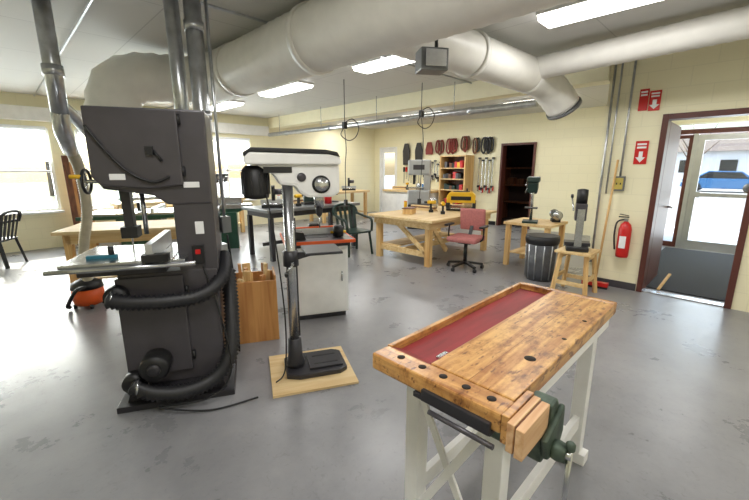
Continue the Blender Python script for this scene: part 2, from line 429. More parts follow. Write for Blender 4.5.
g = G('dust_collection_duct', (1.17, 2.98, 0))
g.rod('drop', (0, 0, .86), (0, 0, H), .058, galv)
for z in (1.2, 1.9, 2.5): g.lathe('coupling', [(.058, -.03), (.066, -.03), (.066, .03), (.058, .03)], (0, 0, z), galv)
g.rod('drop_b', (-.10, .11, 1.4), (-.10, .11, H), .05, galv)
g.rod('conduit_a', (.09, -.02, 1.1), (.09, -.02, H), .012, galv)
g.box('wye', (0, 0, .88), (.15, .15, .1), galv)
g.box('outlet_box', (.09, -.03, 1.08), (.07, .06, .13), skin_grey)
g.box('switch_box', (.03, -.12, .62), (.1, .08, .13), skin_grey); g.rod('switch_post', (.03, -.08, 0), (.03, -.08, .6), .012, galv)
g.tube('cord', [(.09, -.05, 1.0), (.1, -.1, .5), (.08, -.12, .012)], .008, cordm, 8)
g = G('dust_pipe', (.48, 4.2, 0))
g.rod('drop', (0, 0, 1.95), (0, 0, H), .062, galv)
g.lathe('coupling', [(.062, -.04), (.074, -.04), (.074, .04), (.062, .04)], (0, 0, 2.3), galv)
g.tube('elbow', [(0, 0, 1.97), (0, .03, 1.85), (.03, .12, 1.75), (.06, .25, 1.68)], .064, galv, 16)
g.tube('flex_hose', [(.05, .22, 1.7), (.12, .4, 1.5), (.14, .5, 1.1), (.06, .52, .7), (.06, .56, .38)], .045, clearh, 14, .005, .025)
g.tube('side_arm', [(0, 0, 2.05), (.12, .15, 1.95), (.25, .3, 1.8)], .05, galv, 12)

def cordreel(x, y, z, plugz, lean=.0):
    g = G('hanging_power_cord', (x, y, 0))
    g.rod('drop', (0, 0, z+.1), (0, 0, H), .006, cordm, seg=8)
    g.box('connector', (0, 0, z+.06), (.07, .05, .1), black)
    g.tube('loop', [(0, 0, z+.1), (.12, -.05, z+.16), (.2, -.1, z+.05), (.16, -.08, z-.1), (.06, -.02, z-.16), (-.05, .03, z-.08), (-.02, 0, z+.02)], .007, cordm, 8)
    g.tube('tail', [(0, 0, z), (.05+lean, .03, z-.3), (lean, 0, (z+plugz)/2), (0, 0, plugz)], .006, cordm, 8)
    g.box('plug', (0, 0, plugz), (.045, .045, .09), black)
cordreel(3.95, 4.6, 2.1, .98); cordreel(4.95, 3.9, 2.3, .98, .05)
g = G('hanging_outlet_reel', (2.36, 1.78, 0))
g.rod('cable', (.05, 0, 2.34), (.06, .0, H), .012, cordm); g.box('box', (0, 0, 2.27), (.2, .16, .15), skin_grey, (0, 0, -.6), .01)
g.box('face_plate', (-.055, -.08, 2.27), (.15, .02, .11), steel, (0, 0, -.6)); g.tube('cable_loop', [(.06, 0, H-.3), (.02, .05, 2.5), (.08, .02, 2.42), (.05, 0, 2.34)], .01, cordm, 8)

# ---------------------------------------------------------------- foreground workbench
g = G('woodworking_bench', (0, 0, 0))
T = .86
g.bx('top_planks', .975, 2.09, .40, .70, T-.06, T, maple, .006)
g.bx('end_cap', .885, .972, .395, .898, T-.062, T, maple_e, .008)
g.bx('far_cap', 2.092, 2.135, .40, .90, T-.06, T, maple_e, .006)
g.bx('tray_floor', .972, 2.092, .70, .882, T-.055, T-.03, trayred)
g.bx('tray_rim', .972, 2.092, .882, .902, T-.06, T, maple, .004)
g.bx('tray_inner_paint', .975, 2.09, .6995, .706, T-.03, T-.004, trayred, .001)
g.prism('tray_ramp', [(.972, T-.03), (.972, T-.003), (1.03, T-.03)], 'xz', .707, .881, trayred, 0)
for y in (.45, .535, .62, .705, .80):
    g.lathe('dog_hole', [(.001, 0), (.014, 0), (.014, .0012), (.001, .0012)], (.935, y, T), hole)
g.lathe('dog_hole', [(.001, 0), (.02, 0), (.02, .0012), (.001, .0012)], (1.25, .47, T), hole)
for x in (1.5, 1.75): g.lathe('dog_hole', [(.001, 0), (.009, 0), (.009, .0012), (.001, .0012)], (x, .44, T), hole)
g.bx('plank_seam', .976, 2.088, .55, .5510, T, T+.0005, dwood, 0)
g.bx('tray_bar', 1.06, 1.12, .72, .74, T-.03, T-.02, steel)
LX, LY = (1.05, 1.98), (.47, .81)
for x in LX:
    for y in LY: g.bx('leg', x-.032, x+.032, y-.032, y+.032, 0, T-.06, white, .004)
    g.bx('end_rail_top', x-.02, x+.02, LY[0]+.03, LY[1]-.03, .70, .79, white); g.bx('end_rail_low', x-.02, x+.02, LY[0]+.03, LY[1]-.03, .08, .15, white)
    g.bx('foot', x-.035, x+.035, LY[0]-.06, LY[1]+.06, 0, .06, white)
g.bar('cross_brace', (1.03, LY[0]+.02, .14), (1.03, LY[1]-.02, .70), .012, .03, white)
g.bar('cross_brace_b', (1.01, LY[0]+.02, .70), (1.01, LY[1]-.02, .14), .012, .03, white)
for y in LY:
    g.bx('side_apron', LX[0]+.03, LX[1]-.03, y-.016, y+.016, .68, .79, white); g.bx('side_rail', LX[0]+.03, LX[1]-.03, y-.015, y+.015, .20, .27, white)
g.bx('front_board', 1.16, 2.09, .415, .44, .735, .80, white)
g.bx('vise_slide', .870, .885, .42, .66, T-.075, T-.035, dgrey2); g.rod('vise_screw', (.862, .40, T-.092), (.862, .62, T-.092), .008, dgrey)
g.bx('slide_plate', .88, .98, .42, .70, T-.082, T-.064, dgrey2)
g.bx('jaw_inner', .885, 1.05, .372, .394, T-.085, T+.003, maple_e); g.bx('jaw_mid', .87, 1.045, .350, .371, T-.09, T-.002, jaww)
g.bx('jaw_gap', .875, 1.04, .344, .350, T-.085, T-.006, dwood); g.bx('jaw_outer', .862, 1.035, .320, .344, T-.09, T-.003, jaww)
g.prism('vise_casting', [(1.04, T-.012), (1.09, T-.008), (1.115, T-.05), (1.11, T-.16), (1.075, T-.185), (1.045, T-.17)], 'xz', .315, .385, vgreen, .01)
g.prism('vise_front_plate', [(.98, T-.09), (1.11, T-.03), (1.12, T-.12), (1.08, T-.18), (1.0, T-.16)], 'xz', .300, .319, vgreen, .008)
g.prism('vise_body', [(.99, T-.1), (1.11, T-.1), (1.10, T-.19), (1.01, T-.19)], 'xz', .32, .5, vgreen, .01)
g.lathe('screw_boss', [(.018, -.025), (.026, -.025), (.03, 0), (.026, .02)], (1.04, .288, T-.14), vgreen, 'y')
g.rod('screw', (1.04, .25, T-.14), (1.04, .29, T-.14), .013, steel)
g.rod('handle', (1.04, .256, T-.38), (1.04, .256, T-.11), .008, steel)
for z in (T-.38, T-.11): g.lathe('knob', [(.008, -.014), (.013, -.009), (.013, .009), (.008, .014)], (1.04, .256, z), vgreen)

# ---------------------------------------------------------------- bandsaw
g = G('bandsaw', (.755, 2.69, 0), -27)
g.box('base', (0, 0, .02), (.70, .50, .04), dgrey2, bev=.004)
g.prism('base_skirt', [(-.30, .04), (.30, .04), (.27, .12), (-.27, .12)], 'xz', -.2, .2, dgrey2)
g.bx('lower_housing', -.27, .30, -.16, .18, .12, .88, dgrey, .012)
g.bx('lower_door', -.28, .10, -.185, -.16, .2, .86, dgrey, .01)
g.bx('column', .08, .31, -.15, .18, .86, 1.5, dgrey, .01)
g.prism('upper_housing', [(-.31, 1.86), (.31, 1.86), (.31, 1.30), (.06, 1.30), (-.02, 1.36), (-.27, 1.40), (-.31, 1.46)], 'xz', -.16, .18, dgrey, .012)
g.prism('upper_door', [(-.31, 1.855), (.16, 1.855), (.16, 1.42), (-.02, 1.40), (-.27, 1.42), (-.31, 1.47)], 'xz', -.19, -.16, dgrey, .01)
g.box('door_latch', (.0, -.2, 1.62), (.04, .03, .05), black); g.rod('latch_pin', (.02, -.2, 1.62), (.06, -.2, 1.56), .008, black)
g.tube('power_cable', [(-.30, -.20, 1.75), (-.22, -.205, 1.62), (-.12, -.205, 1.5), (.0, -.205, 1.44), (.09, -.2, 1.47)], .008, cordm, 8)
g.box('label', (.2, -.165, 1.42), (.09, .004, .035), label); g.box('label', (-.18, -.193, 1.47), (.08, .004, .035), label)
g.box('label', (.22, -.155, 1.15), (.05, .004, .08), label)
for z in (1.5, 1.8): g.rod('door_hinge', (.165, -.175, z-.03), (.165, -.175, z+.03), .012, black)
for z in (.3, .75): g.rod('door_hinge', (.11, -.17, z-.03), (.11, -.17, z+.03), .012, black)
g.bx('blade_guard', -.22, -.17, -.05, .02, 1.13, 1.42, dgrey2); g.bx('guide_block', -.24, -.15, -.07, .04, 1.09, 1.16, black)
g.bx('blade', -.198, -.195, -.03, 0, .97, 1.12, steel, 0)
g.rod('guide_post', (-.12, .02, 1.1), (-.12, .02, 1.4), .014, steel)
g.bx('table', -.50, .07, -.30, .26, .955, .99, steel, .004)
g.bx('table_rib', -.44, .02, -.24, .2, .90, .955, dgrey2)
g.prism('trunnion', [(-.3, .9), (-.08, .9), (-.13, .86), (-.25, .86)], 'xz', -.14, .14, dgrey2)
g.bx('table_extension', .07, .14, -.3, -.1, .955, .985, steel)
g.bx('fence', -.06, -.02, -.32, .24, .99, 1.09, alu); g.bx('fence_base', -.08, .06, -.34, -.28, .985, 1.03, black)
for z in (1.01, 1.03, 1.06): g.bx('fence_groove', -.063, -.06, -.31, .23, z, z+.006, dgrey2, 0)
g.rod('fence_rail', (-.55, -.325, .96), (.2, -.325, .96), .014, steel)
g.box('mitre_gauge', (-.33, -.15, 1.0), (.16, .03, .02), M('gauge_blue', (40, 110, 130), .4)); g.rod('gauge_knob', (-.28, -.15, 1.01), (-.28, -.15, 1.06), .016, black)
g.tube('handwheel_rim', [(-.40, .07*math.cos(a), 1.44+.07*math.sin(a)) for a in [i*math.pi/6 for i in range(13)]], .009, black, 8)
for a in (0, 2.1, 4.2): g.rod('handwheel_spoke', (-.40, 0, 1.44), (-.40, .07*math.cos(a), 1.44+.07*math.sin(a)), .007, steel, seg=8)
g.rod('handwheel_shaft', (-.41, 0, 1.44), (-.30, 0, 1.44), .012, steel); g.rod('handwheel_knob', (-.40, -.06, 1.47), (-.46, -.06, 1.47), .012, yellow)
g.lathe('motor', [(.02, -.12), (.075, -.12), (.085, -.1), (.085, .04), (.02, .04)], (-.10, -.2, .30), black, 'y')
g.lathe('motor_cap', [(.01, -.01), (.035, -.01), (.04, .01), (.01, .02)], (-.10, -.325, .30), dgrey2, 'y')
g.box('switch', (.2, -.165, .98), (.07, .03, .12), black); g.box('switch_button', (.2, -.183, 1.0), (.03, .01, .03), red)
g.lathe('dust_port_upper', [(.02, -.04), (.062, -.04), (.068, .02), (.02, .02)], (-.27, -.2, .76), black, 'y')
g.tube('dust_hose_upper', [(-.30, -.27, .76), (-.18, -.28, .735), (.0, -.27, .72), (.16, -.24, .72), (.27, -.2, .76), (.33, -.1, .83), (.33, .1, .9)], .043, rubber, 18, .007, .026)
g.tube('dust_hose_lower', [(-.24, -.27, .19), (-.1, -.30, .13), (.08, -.29, .11), (.24, -.24, .15), (.34, -.18, .28), (.36, -.07, .52), (.35, .08, .8)], .048, rubber, 18, .007, .026)
g.lathe('dust_port_lower', [(.02, -.05), (.06, -.05), (.065, .03), (.02, .03)], (-.24, -.21, .19), black, 'y')
for p, ax in (((-.27, -.255, .758), 0), ((-.2, -.277, .175), 0)): g.tube('hose_clamp', [(p[0]-.008, p[1], p[2]), (p[0]+.008, p[1], p[2])], .054, steel, 18, curve=False)
g.tube('power_cord', [(.22, -.17, .9), (.3, -.24, .6), (.34, -.27, .2), (.2, -.32, .05), (-.1, -.32, .05), (.2, -.40, .012), (.5, -.35, .012)], .006, cordm, 8)

# ---------------------------------------------------------------- drill press on plywood
plyb = emit_mesh('plywood_board', bm_box((0, 0, .009), (.60, .58, .018), (0, 0, 0), .002), ply)
plyb.location = (1.51, 2.20, 0); plyb.rotation_euler = (0, 0, math.radians(-27))
g = G('drill_press', (1.52, 2.22, .018), -27); g.e.scale = (1, 1, .968)
g.prism('base', [(-.19, -.13), (-.19, .13), (-.1, .17), (.2, .17), (.26, .13), (.26, -.13), (.2, -.17), (-.1, -.17)], 'xy', 0, .04, dgrey2, .01)
g.bx('base_pad', -.02, .23, -.12, .12, .04, .055, dgrey2)
for y in (-.06, .06): g.bx('base_slot', .02, .2, y-.008, y+.008, .055, .057, black, 0)
g.lathe('column_collar', [(.07, 0), (.07, .03), (.055, .08), (.048, .22), (.03, .23)], (-.11, 0, .04), dgrey2)
g.rod('column', (-.11, 0, .1), (-.11, 0, 1.5), .037, steel, seg=28)
g.bx('rack', -.075, -.066, -.01, .01, .28, 1.2, dgrey2)
g.lathe('table_bracket', [(.04, -.06), (.055, -.055), (.055, .055), (.04, .06)], (-.11, 0, .90), dgrey2)
g.prism('table_arm', [(-.07, .89), (.05, .92), (.05, .94), (-.07, .95)], 'xz', -.03, .03, dgrey2)
g.bx('table', -.02, .24, -.15, .15, .942, .962, dgrey2, .006)
g.rod('crank', (-.11, -.05, .88), (-.11, -.12, .88), .01, steel); g.rod('crank_arm', (-.11, -.12, .88), (-.16, -.13, .82), .008, steel)
g.rod('crank_grip', (-.16, -.13, .82), (-.16, -.18, .82), .012, black)
n0 = set(g.e.children)
g.prism('head_body', [(-.13, 1.50), (-.10, 1.44), (.0, 1.43), (.03, 1.38), (.08, 1.35), (.25, 1.35), (.30, 1.38), (.30, 1.58), (-.25, 1.58)], 'xz', -.11, .11, white, .02)
g.prism('belt_cover', [(-.31, 1.575), (.30, 1.575), (.31, 1.60), (.29, 1.635), (.22, 1.645), (-.28, 1.655), (-.32, 1.62)], 'xz', -.14, .14, white, .012)
g.prism('cover_lid', [(-.315, 1.62), (-.28, 1.655), (.22, 1.645), (.30, 1.625), (.28, 1.66), (.2, 1.675), (-.27, 1.683), (-.32, 1.65)], 'xz', -.145, .145, black, .006)
g.bx('side_decal', -.2, -.02, -.115, -.108, 1.52, 1.56, black, 0); g.lathe('side_port', [(.01, -.006), (.03, -.006), (.03, .004), (.01, .004)], (.04, -.112, 1.49), dgrey, 'y')
g.lathe('feed_hub', [(.01, -.03), (.045, -.03), (.05, 0), (.04, .01)], (.17, -.112, 1.44), steel, 'y')
g.lathe('depth_ring', [(.03, -.006), (.062, -.006), (.062, .004), (.03, .004)], (.17, -.112, 1.44), black, 'y')
g.lathe('far_hub', [(.01, -.01), (.04, -.01), (.045, .04), (.01, .04)], (.17, .115, 1.44), steel, 'y')
for a in (.6, 2.7, 4.8):
    e = (.17+.14*math.cos(a), .165, 1.44+.14*math.sin(a)); g.rod('feed_handle', (.17, .15, 1.44), e, .008, steel, seg=10)
    g.lathe('feed_knob', [(.008, -.02), (.02, -.012), (.02, .012), (.008, .02)], e, black)
g.lathe('quill', [(.035, 0), (.035, .08), (.03, .09)], (.17, 0, 1.27), steel); g.lathe('chuck', [(.01, 0), (.022, .02), (.026, .06), (.02, .08)], (.17, 0, 1.2), dgrey2)
g.rod('drill_bit', (.17, 0, 1.12), (.17, 0, 1.21), .005, steel)
g.lathe('motor', [(.03, 0), (.08, .01), (.085, .04), (.085, .2), (.06, .23)], (-.25, .0, 1.34), black)
for k in range(10):
    a = k*.628; g.box('motor_fin', (-.25+.086*math.cos(a), .086*math.sin(a), 1.45), (.012, .004, .15), dgrey2, (0, 0, a), 0)
for o in g.e.children:
    if o not in n0: o.location.x = -.065
g.tube('cord', [(-.26, -.05, 1.4), (-.22, -.1, 1.1), (-.18, -.12, .5), (-.2, -.15, .1), (-.27, -.18, .02)], .005, cordm, 8)

# ---------------------------------------------------------------- scrap box
g = G('scrap_wood_box', (1.535, 3.09, 0), -27)
w, d, h = .38, .36, .56
g.bx('front', -w/2, w/2, -d/2, -d/2+.018, .03, h, plyo); g.bx('back', -w/2, w/2, d/2-.018, d/2, .03, h, plyo)
g.bx('left', -w/2, -w/2+.018, -d/2+.018, d/2-.018, .03, h, plyo); g.bx('right', w/2-.018, w/2, -d/2+.018, d/2-.018, .03, h+.04, plyo)
g.bx('bottom', -w/2, w/2, -d/2, d/2, 0, .03, plyo)
for k in range(18):
    x = random.uniform(-.13, .13); y = random.uniform(-.12, .12)
    g.bar('offcut', (x*.8, y*.8, .05), (x*1.02, y*1.02, h+random.uniform(-.02, .13)), .02+random.random()*.05, .015+random.random()*.02, random.choice([pine, ply, plyo, pinex, dwood]))

# ---------------------------------------------------------------- router table cabinet
g = G('router_table', (2.3, 3.15, 0), -27)
g.bx('cabinet', -.27, .27, -.24, .24, .06, .76, white, .004); g.bx('plinth', -.25, .25, -.2, .22, 0, .06, dgrey2)
g.bx('door', -.25, .25, -.255, -.24, .08, .73, white); g.rod('door_pull', (.2, -.265, .4), (.2, -.265, .5), .006, steel)
g.bx('top', -.34, .32, -.3, .3, .80, .83, dgrey, .004); g.bx('sub_top', -.3, .28, -.26, .26, .76, .80, dgrey2)
g.bx('top_edge_front', -.345, .325, -.312, -.3, .80, .832, orange)
g.bx('top_edge_right', .325, .337, -.3, .3, .80, .832, orange); g.bx('top_edge_left', -.357, -.345, -.3, .3, .80, .832, orange)
g.bx('insert', -.12, .1, -.12, .1, .83, .833, black)
g.bx('fence', -.3, .28, .08, .1, .83, .90, alu); g.bx('fence_foot', -.3, .28, .1, .18, .83, .845, black); g.bx('fence_rail', -.3, .28, .075, .105, .90, .915, orange)
g.prism('dust_hood', [(-.08, .83), (.06, .83), (.04, .94), (-.06, .94)], 'xz', .1, .2, black)
for x in (-.22, .2): g.lathe('clamp_knob', [(.01, 0), (.025, .005), (.025, .02), (.01, .025)], (x, .15, .85), black)
g.prism('tool', [(-.3, .83), (-.14, .83), (-.16, .90), (-.28, .92)], 'xz', -.2, -.05, black)
g.lathe('router_body', [(.03, 0), (.055, .01), (.055, .10), (.03, .12)], (.2, -.12, .831), black); g.rod('router_grip', (.12, -.12, .88), (.28, -.12, .88), .014, yellow)

# ---------------------------------------------------------------- mid-room: tables, chairs
g = G('assembly_table', (4.0, 5.85, 0))
g.bx('top', -1.0, 1.0, -.45, .45, .81, .86, skin_grey, .005); g.bx('apron', -.93, .93, -.38, .38, .72, .81, dgrey2)
for x in (-.9, .9):
    for y in (-.36, .36): g.bx('leg', x-.035, x+.035, y-.035, y+.035, 0, .72, dgrey2)
g.bx('stretcher', -.87, .87, -.02, .02, .2, .26, dgrey2)
def saw(loc, rz):
    g = G('benchtop_mitre_saw', loc, rz)
    g.bx('base', -.2, .2, -.15, .15, 0, .05, black); g.lathe('turntable', [(.02, .05), (.17, .05), (.17, .075), (.02, .075)], (0, 0, 0), steel)
    g.bx('fence', -.22, .22, .06, .08, .05, .13, alu); g.lathe('blade_guard', [(.02, -.03), (.13, -.03), (.13, .03), (.02, .03)], (0, .03, .24), black, 'x')
    g.rod('arm', (0, .15, .08), (0, .05, .3), .025, black); g.lathe('motor', [(.02, 0), (.05, 0), (.05, .12), (.02, .13)], (.03, .04, .26), dgrey, 'x'); g.rod('grip', (0, -.06, .3), (0, -.15, .36), .015, black)
saw((3.35, 5.8, .861), -30)
def drillpress_small(name, loc, rz, col, s=1.0, hcol=None):
    g = G(name, loc, rz); hcol = hcol or col
    g.prism('base', [(-.1*s, -.11*s), (.18*s, -.11*s), (.18*s, .11*s), (-.1*s, .11*s)], 'xy', 0, .03*s, col, .005)
    g.rod('column', (-.06*s, 0, .02*s), (-.06*s, 0, .62*s), .022*s, steel)
    g.bx('table', -.02*s, .16*s, -.09*s, .09*s, .22*s, .235*s, dgrey2); g.rod('table_arm', (-.06*s, 0, .21*s), (.05*s, 0, .22*s), .018*s, dgrey2)
    g.prism('head', [(-.16*s, .5*s), (.16*s, .46*s), (.18*s, .6*s), (-.16*s, .62*s)], 'xz', -.07*s, .07*s, hcol, .01)
    g.prism('belt_cover', [(-.2*s, .61*s), (.19*s, .61*s), (.18*s, .69*s), (-.18*s, .69*s)], 'xz', -.09*s, .09*s, col, .02)
    g.lathe('motor', [(.01, 0), (.055*s, .01), (.055*s, .15*s), (.01, .16*s)], (-.15*s, 0, .42*s), black)
    g.lathe('chuck', [(.005, 0), (.016*s, .02*s), (.02*s, .1*s), (.02*s, .14*s)], (.1*s, 0, .34*s), steel)
    for a in (.4, 2.5, 4.6): g.rod('feed_handle', (.1*s, -.08*s, .54*s), (.1*s+.1*s*math.cos(a), -.1*s, .54*s+.1*s*math.sin(a)), .005*s, steel, seg=8)
    return g
drillpress_small('benchtop_drill_press', (4.72, 5.9, .861), -40, dgrey2, .65, dgrey)
g = G('benchtop_sander', (4.15, 5.8, .861), -20)
g.bx('base', -.18, .18, -.12, .12, 0, .04, black); g.bx('belt_housing', -.16, .1, -.05, .05, .05, .16, dkgreen, .02)
g.lathe('disc', [(.01, 0), (.09, 0), (.09, .02), (.01, .02)], (.12, 0, .14), steel, 'x')
g.lathe('motor', [(.01, 0), (.05, 0), (.05, .1), (.01, .1)], (.0, .1, .1), black, 'x')

g = G('plywood_work_table', (5.5, 3.98, 0))
g.bx('top', -1.0, 1.0, -.68, .68, .71, .75, ply, .004); 
g.bx('apron_front', -.9, .9, -.6, -.57, .6, .71, pinex); g.bx('apron_back', -.9, .9, .57, .6, .6, .71, pinex)
g.bx('apron_left', -.93, -.9, -.6, .6, .6, .71, pinex); g.bx('apron_right', .9, .93, -.6, .6, .6, .71, pinex)
for x in (-.86, .86):
    for y in (-.53, .53): g.bx('leg', x-.045, x+.045, y-.045, y+.045, 0, .71, pine, .004)
    g.bx('side_stretcher', x-.02, x+.02, -.5, .5, .14, .23, pinex)
g.bx('long_stretcher', -.84, .84, -.02, .02, .14, .23, pinex)
g.bar('brace', (-.86, -.5, .2), (-.86, .1, .62), .04, .07, pinex); g.bar('brace_b', (-.8, -.55, .62), (-.4, -.55, .2), .04, .07, pinex)
g.bx('shelf', -.84, .84, .1, .5, .23, .25, ply)

g = G('thickness_planer', (6.15, 3.85, .751), -60)
g.bx('base', -.26, .26, -.2, .2, 0, .04, black); g.bx('bed', -.18, .18, -.3, .3, .04, .06, steel)
g.prism('head', [(-.26, .14), (.26, .14), (.26, .27), (.2, .34), (-.2, .34), (-.26, .27)], 'xz', -.15, .15, yellow, .015)
for x in (-.24, .24): g.bx('post', x-.03, x+.03, -.12, .12, .04, .18, black)
g.rod('crank', (.1, 0, .34), (.1, 0, .4), .015, black); g.bx('top_plate', -.15, .15, -.1, .1, .335, .35, black); g.bx('decal', -.18, .18, -.155, -.15, .19, .26, black, 0)
g = G('wood_project_box', (5.0, 4.15, .751), 20)
g.bx('body', -.12, .12, -.08, .08, 0, .09, pine); g.bx('lid', -.13, .13, -.09, .09, .09, .105, dwood)
def cordless(x, y, z, rz, m):
    g = G('cordless_drill', (x, y, z), rz); g.bx('battery', -.04, .04, -.035, .035, 0, .05, black, .006); g.bar('grip', (0, 0, .04), (.01, 0, .16), .035, .04, black); g.lathe('barrel', [(.02, -.08), (.032, -.07), (.032, .06), (.02, .07)], (.0, 0, .18), m, 'x'); g.lathe('chuck', [(.018, .07), (.018, .11), (.006, .13)], (0, 0, .18), black, 'x')
cordless(5.35, 3.70, .751, 40, yellow); cordless(5.42, 4.0, .751, 130, yellow); cordless(3.75, 5.65, .861, 10, yellow)
def can(name, x, y, z, r, h, m, m2=None):
    g = G(name, (x, y, z)); g.lathe('body', [(.01, 0), (r, 0), (r, h), (r*.92, h+.004), (.01, h+.004)], (0, 0, 0), m); g.lathe('lid', [(r*.9, h+.004), (r*.85, h+.014), (.01, h+.014)], (0, 0, 0), m2 or steel)
can('paint_can', 6.15, 4.48, .751, .08, .17, steel); can('paint_can', 4.45, 5.7, .861, .07, .15, red); can('glue_bottle', 5.25, 4.45, .751, .03, .17, yellow, orange); can('glue_bottle', 3.6, 6.05, .861, .03, .17, label, red)
def stack(x, y, z, rz, n=4):
    g = G('lumber_stack', (x, y, z), rz)
    for k in range(n): g.bx('board', -.28+.02*(k % 2), .26, -.07+.01*k, .05, k*.022, k*.022+.02, [pinex, ply, dwood, pinex][k % 4])
stack(5.62, 4.33, .751, 90); stack(4.0, 6.12, .861, 5, 3)

g = G('office_chair', (4.95, 2.98, 0), 100)
for k in range(5):
    a = k*1.2566; e = (.27*math.cos(a), .27*math.sin(a), .075); g.bar('base_arm', (0, 0, .11), e, .045, .03, black)
    g.lathe('caster', [(.008, -.02), (.028, -.02), (.028, .02), (.008, .02)], (e[0], e[1], .028), black, 'x'); g.rod('caster_stem', (e[0], e[1], .04), (e[0], e[1], .08), .01, black)
g.rod('gas_lift', (0, 0, .09), (0, 0, .42), .028, black); g.box('mechanism', (0, 0, .42), (.2, .16, .04), black)
g.box('seat', (0, 0, .475), (.46, .44, .08), pink, bev=.03)
g.box('backrest', (0, -.24, .74), (.40, .07, .34), pink, (-.12, 0, 0), .03); g.bar('back_bar', (0, -.1, .42), (0, -.27, .72), .05, .02, black)
for s in (-1, 1):
    g.tube('arm_support', [(s*.2, .02, .44), (s*.27, .03, .5), (s*.27, .02, .66)], .013, black, 8); g.box('armrest', (s*.27, .02, .675), (.06, .26, .03), black, bev=.01)

def plastic_chair(x, y, rz, m):
    g = G('plastic_chair', (x, y, 0), rz)
    for sx in (-1, 1):
        g.bar('front_leg', (sx*.25, .24, 0), (sx*.21, .2, .42), .045, .035, m); g.bar('back_leg', (sx*.24, -.27, 0), (sx*.2, -.2, .42), .045, .035, m)
        g.tube('arm', [(sx*.25, .22, .42), (sx*.27, .18, .62), (sx*.27, -.05, .66), (sx*.24, -.27, .7)], .022, m, 8)
    g.prism('seat', [(-.23, -.22), (.23, -.22), (.26, .2), (.2, .26), (-.2, .26), (-.26, .2)], 'xy', .40, .43, m, .01)
    for k in range(5): g.bar('back_slat', ((k-2)*.09, -.21, .43), ((k-2)*.10, -.31, .82), .05, .012, m)
    g.tube('back_top', [(-.25, -.26, .68), (-.23, -.31, .8), (-.1, -.33, .86), (.1, -.33, .86), (.23, -.31, .8), (.25, -.26, .68)], .022, m, 8)
plastic_chair(4.46, 5.0, 170, dkgreen)

# ---------------------------------------------------------------- left group
g = G('outfeed_table', (1.2, 5.65, 0), -27)
g.bx('top', -.72, .72, -.42, .42, .76, .80, ply, .004); g.bx('apron', -.62, .62, -.36, -.33, .64, .76, pinex); g.bx('apron_back', -.62, .62, .33, .36, .64, .76, pinex)
for x in (-.6, .6):
    for y in (-.32, .32): g.bx('leg', x-.04, x+.04, y-.04, y+.04, 0, .76, pine)
g.bx('shelf', -.58, .58, -.3, .3, .18, .2, ply)
g = G('shop_vacuum', (.56, 5.10, 0))
g.lathe('tank', [(.02, .04), (.13, .04), (.15, .1), (.15, .22), (.02, .22)], (0, 0, 0), orange); g.lathe('lid', [(.02, .22), (.155, .22), (.14, .28), (.07, .32), (.02, .325)], (0, 0, 0), black)
for k in range(4): g.lathe('caster', [(.005, -.015), (.025, -.015), (.025, .015), (.005, .015)], (.13*math.cos(k*1.57), .13*math.sin(k*1.57), .025), black, 'x')
g.tube('hose', [(0, -.1, .25), (-.12, -.2, .25), (-.2, -.15, .1), (-.18, .0, .03)], .018, black, 10, .003, .014)
g = G('table_saw', (1.6, 6.8, 0), -27)
g.bx('cabinet', -.28, .28, -.26, .26, 0, .72, green, .01); g.bx('top', -.7, .8, -.36, .36, .82, .86, steel, .004); g.bx('body', -.3, .3, -.28, .28, .72, .82, green)
g.bx('fence', .2, .25, -.42, .42, .86, .93, alu); g.bx('fence_rail', -.75, .95, -.42, -.38, .78, .83, green)
for x in (-.66, .76): g.bx('leg', x-.025, x+.025, -.3, -.25, 0, .82, green)
g.lathe('crank_wheel', [(.02, -.01), (.08, -.01), (.08, .01), (.02, .01)], (0, -.3, .5), steel, 'y')
g.bx('blade_guard', -.02, .02, -.2, .15, .87, 1.0, black)
g = G('jointer', (3.0, 7.2, 0), -27)
g.bx('stand', -.3, .3, -.2, .2, 0, .7, green, .01); g.bx('bed', -.6, .6, -.13, .13, .76, .84, steel); g.prism('bed_casting', [(-.5, .76), (.5, .76), (.3, .68), (-.3, .68)], 'xz', -.12, .12, green)
g.bx('fence', -.4, .4, .08, .11, .84, .96, steel)
g = G('leaning_lumber')
for k in range(6):
    x = 1.0+k*.05; g.bar('board', (x, 9.0+k*.02, .01), (x+.02, 9.34, 1.75-k*.12), .1, .02, [dwood, plyo, dwood, pine, dwood, plyo][k])
plastic_chair(-.16, 8.3, 60, black)
g = G('long_window_table', (-1.4, 8.7, 0)); g.bx('top', -.8, .6, -.35, .35, .7, .74, plyo)
for x in (-.7, .5):
    for y in (-.3, .3): g.bx('leg', x-.025, x+.025, y-.025, y+.025, 0, .7, dgrey2)

g = G('lathe_bench', (2.9, 8.9, 0)); g.bx('top', -1.3, 1.3, -.35, .35, .78, .84, ply); g.bx('shelf', -1.2, 1.2, -.3, .3, .2, .23, ply)
for x in (-1.2, 0, 1.2):
    for y in (-.28, .28): g.bx('leg', x-.04, x+.04, y-.04, y+.04, 0, .78, pine)
drillpress_small('benchtop_drill_press', (3.1, 8.9, .841), -50, dgrey2, .9); drillpress_small('benchtop_drill_press', (3.8, 8.9, .841), -50, black, .8, dgrey)
g = G('wood_lathe', (2.2, 8.85, .841)); g.bx('bed', -.5, .5, -.06, .06, .03, .1, steel); g.bx('headstock', -.5, -.28, -.09, .09, 0.03, .32, green, .02); g.bx('tailstock', .3, .42, -.06, .06, .1, .26, green, .01); g.rod('spindle', (-.28, 0, .22), (.3, 0, .22), .012, steel)
for x in (-.4, .4): g.bx('foot', x-.05, x+.05, -.09, .09, 0, .03, green)

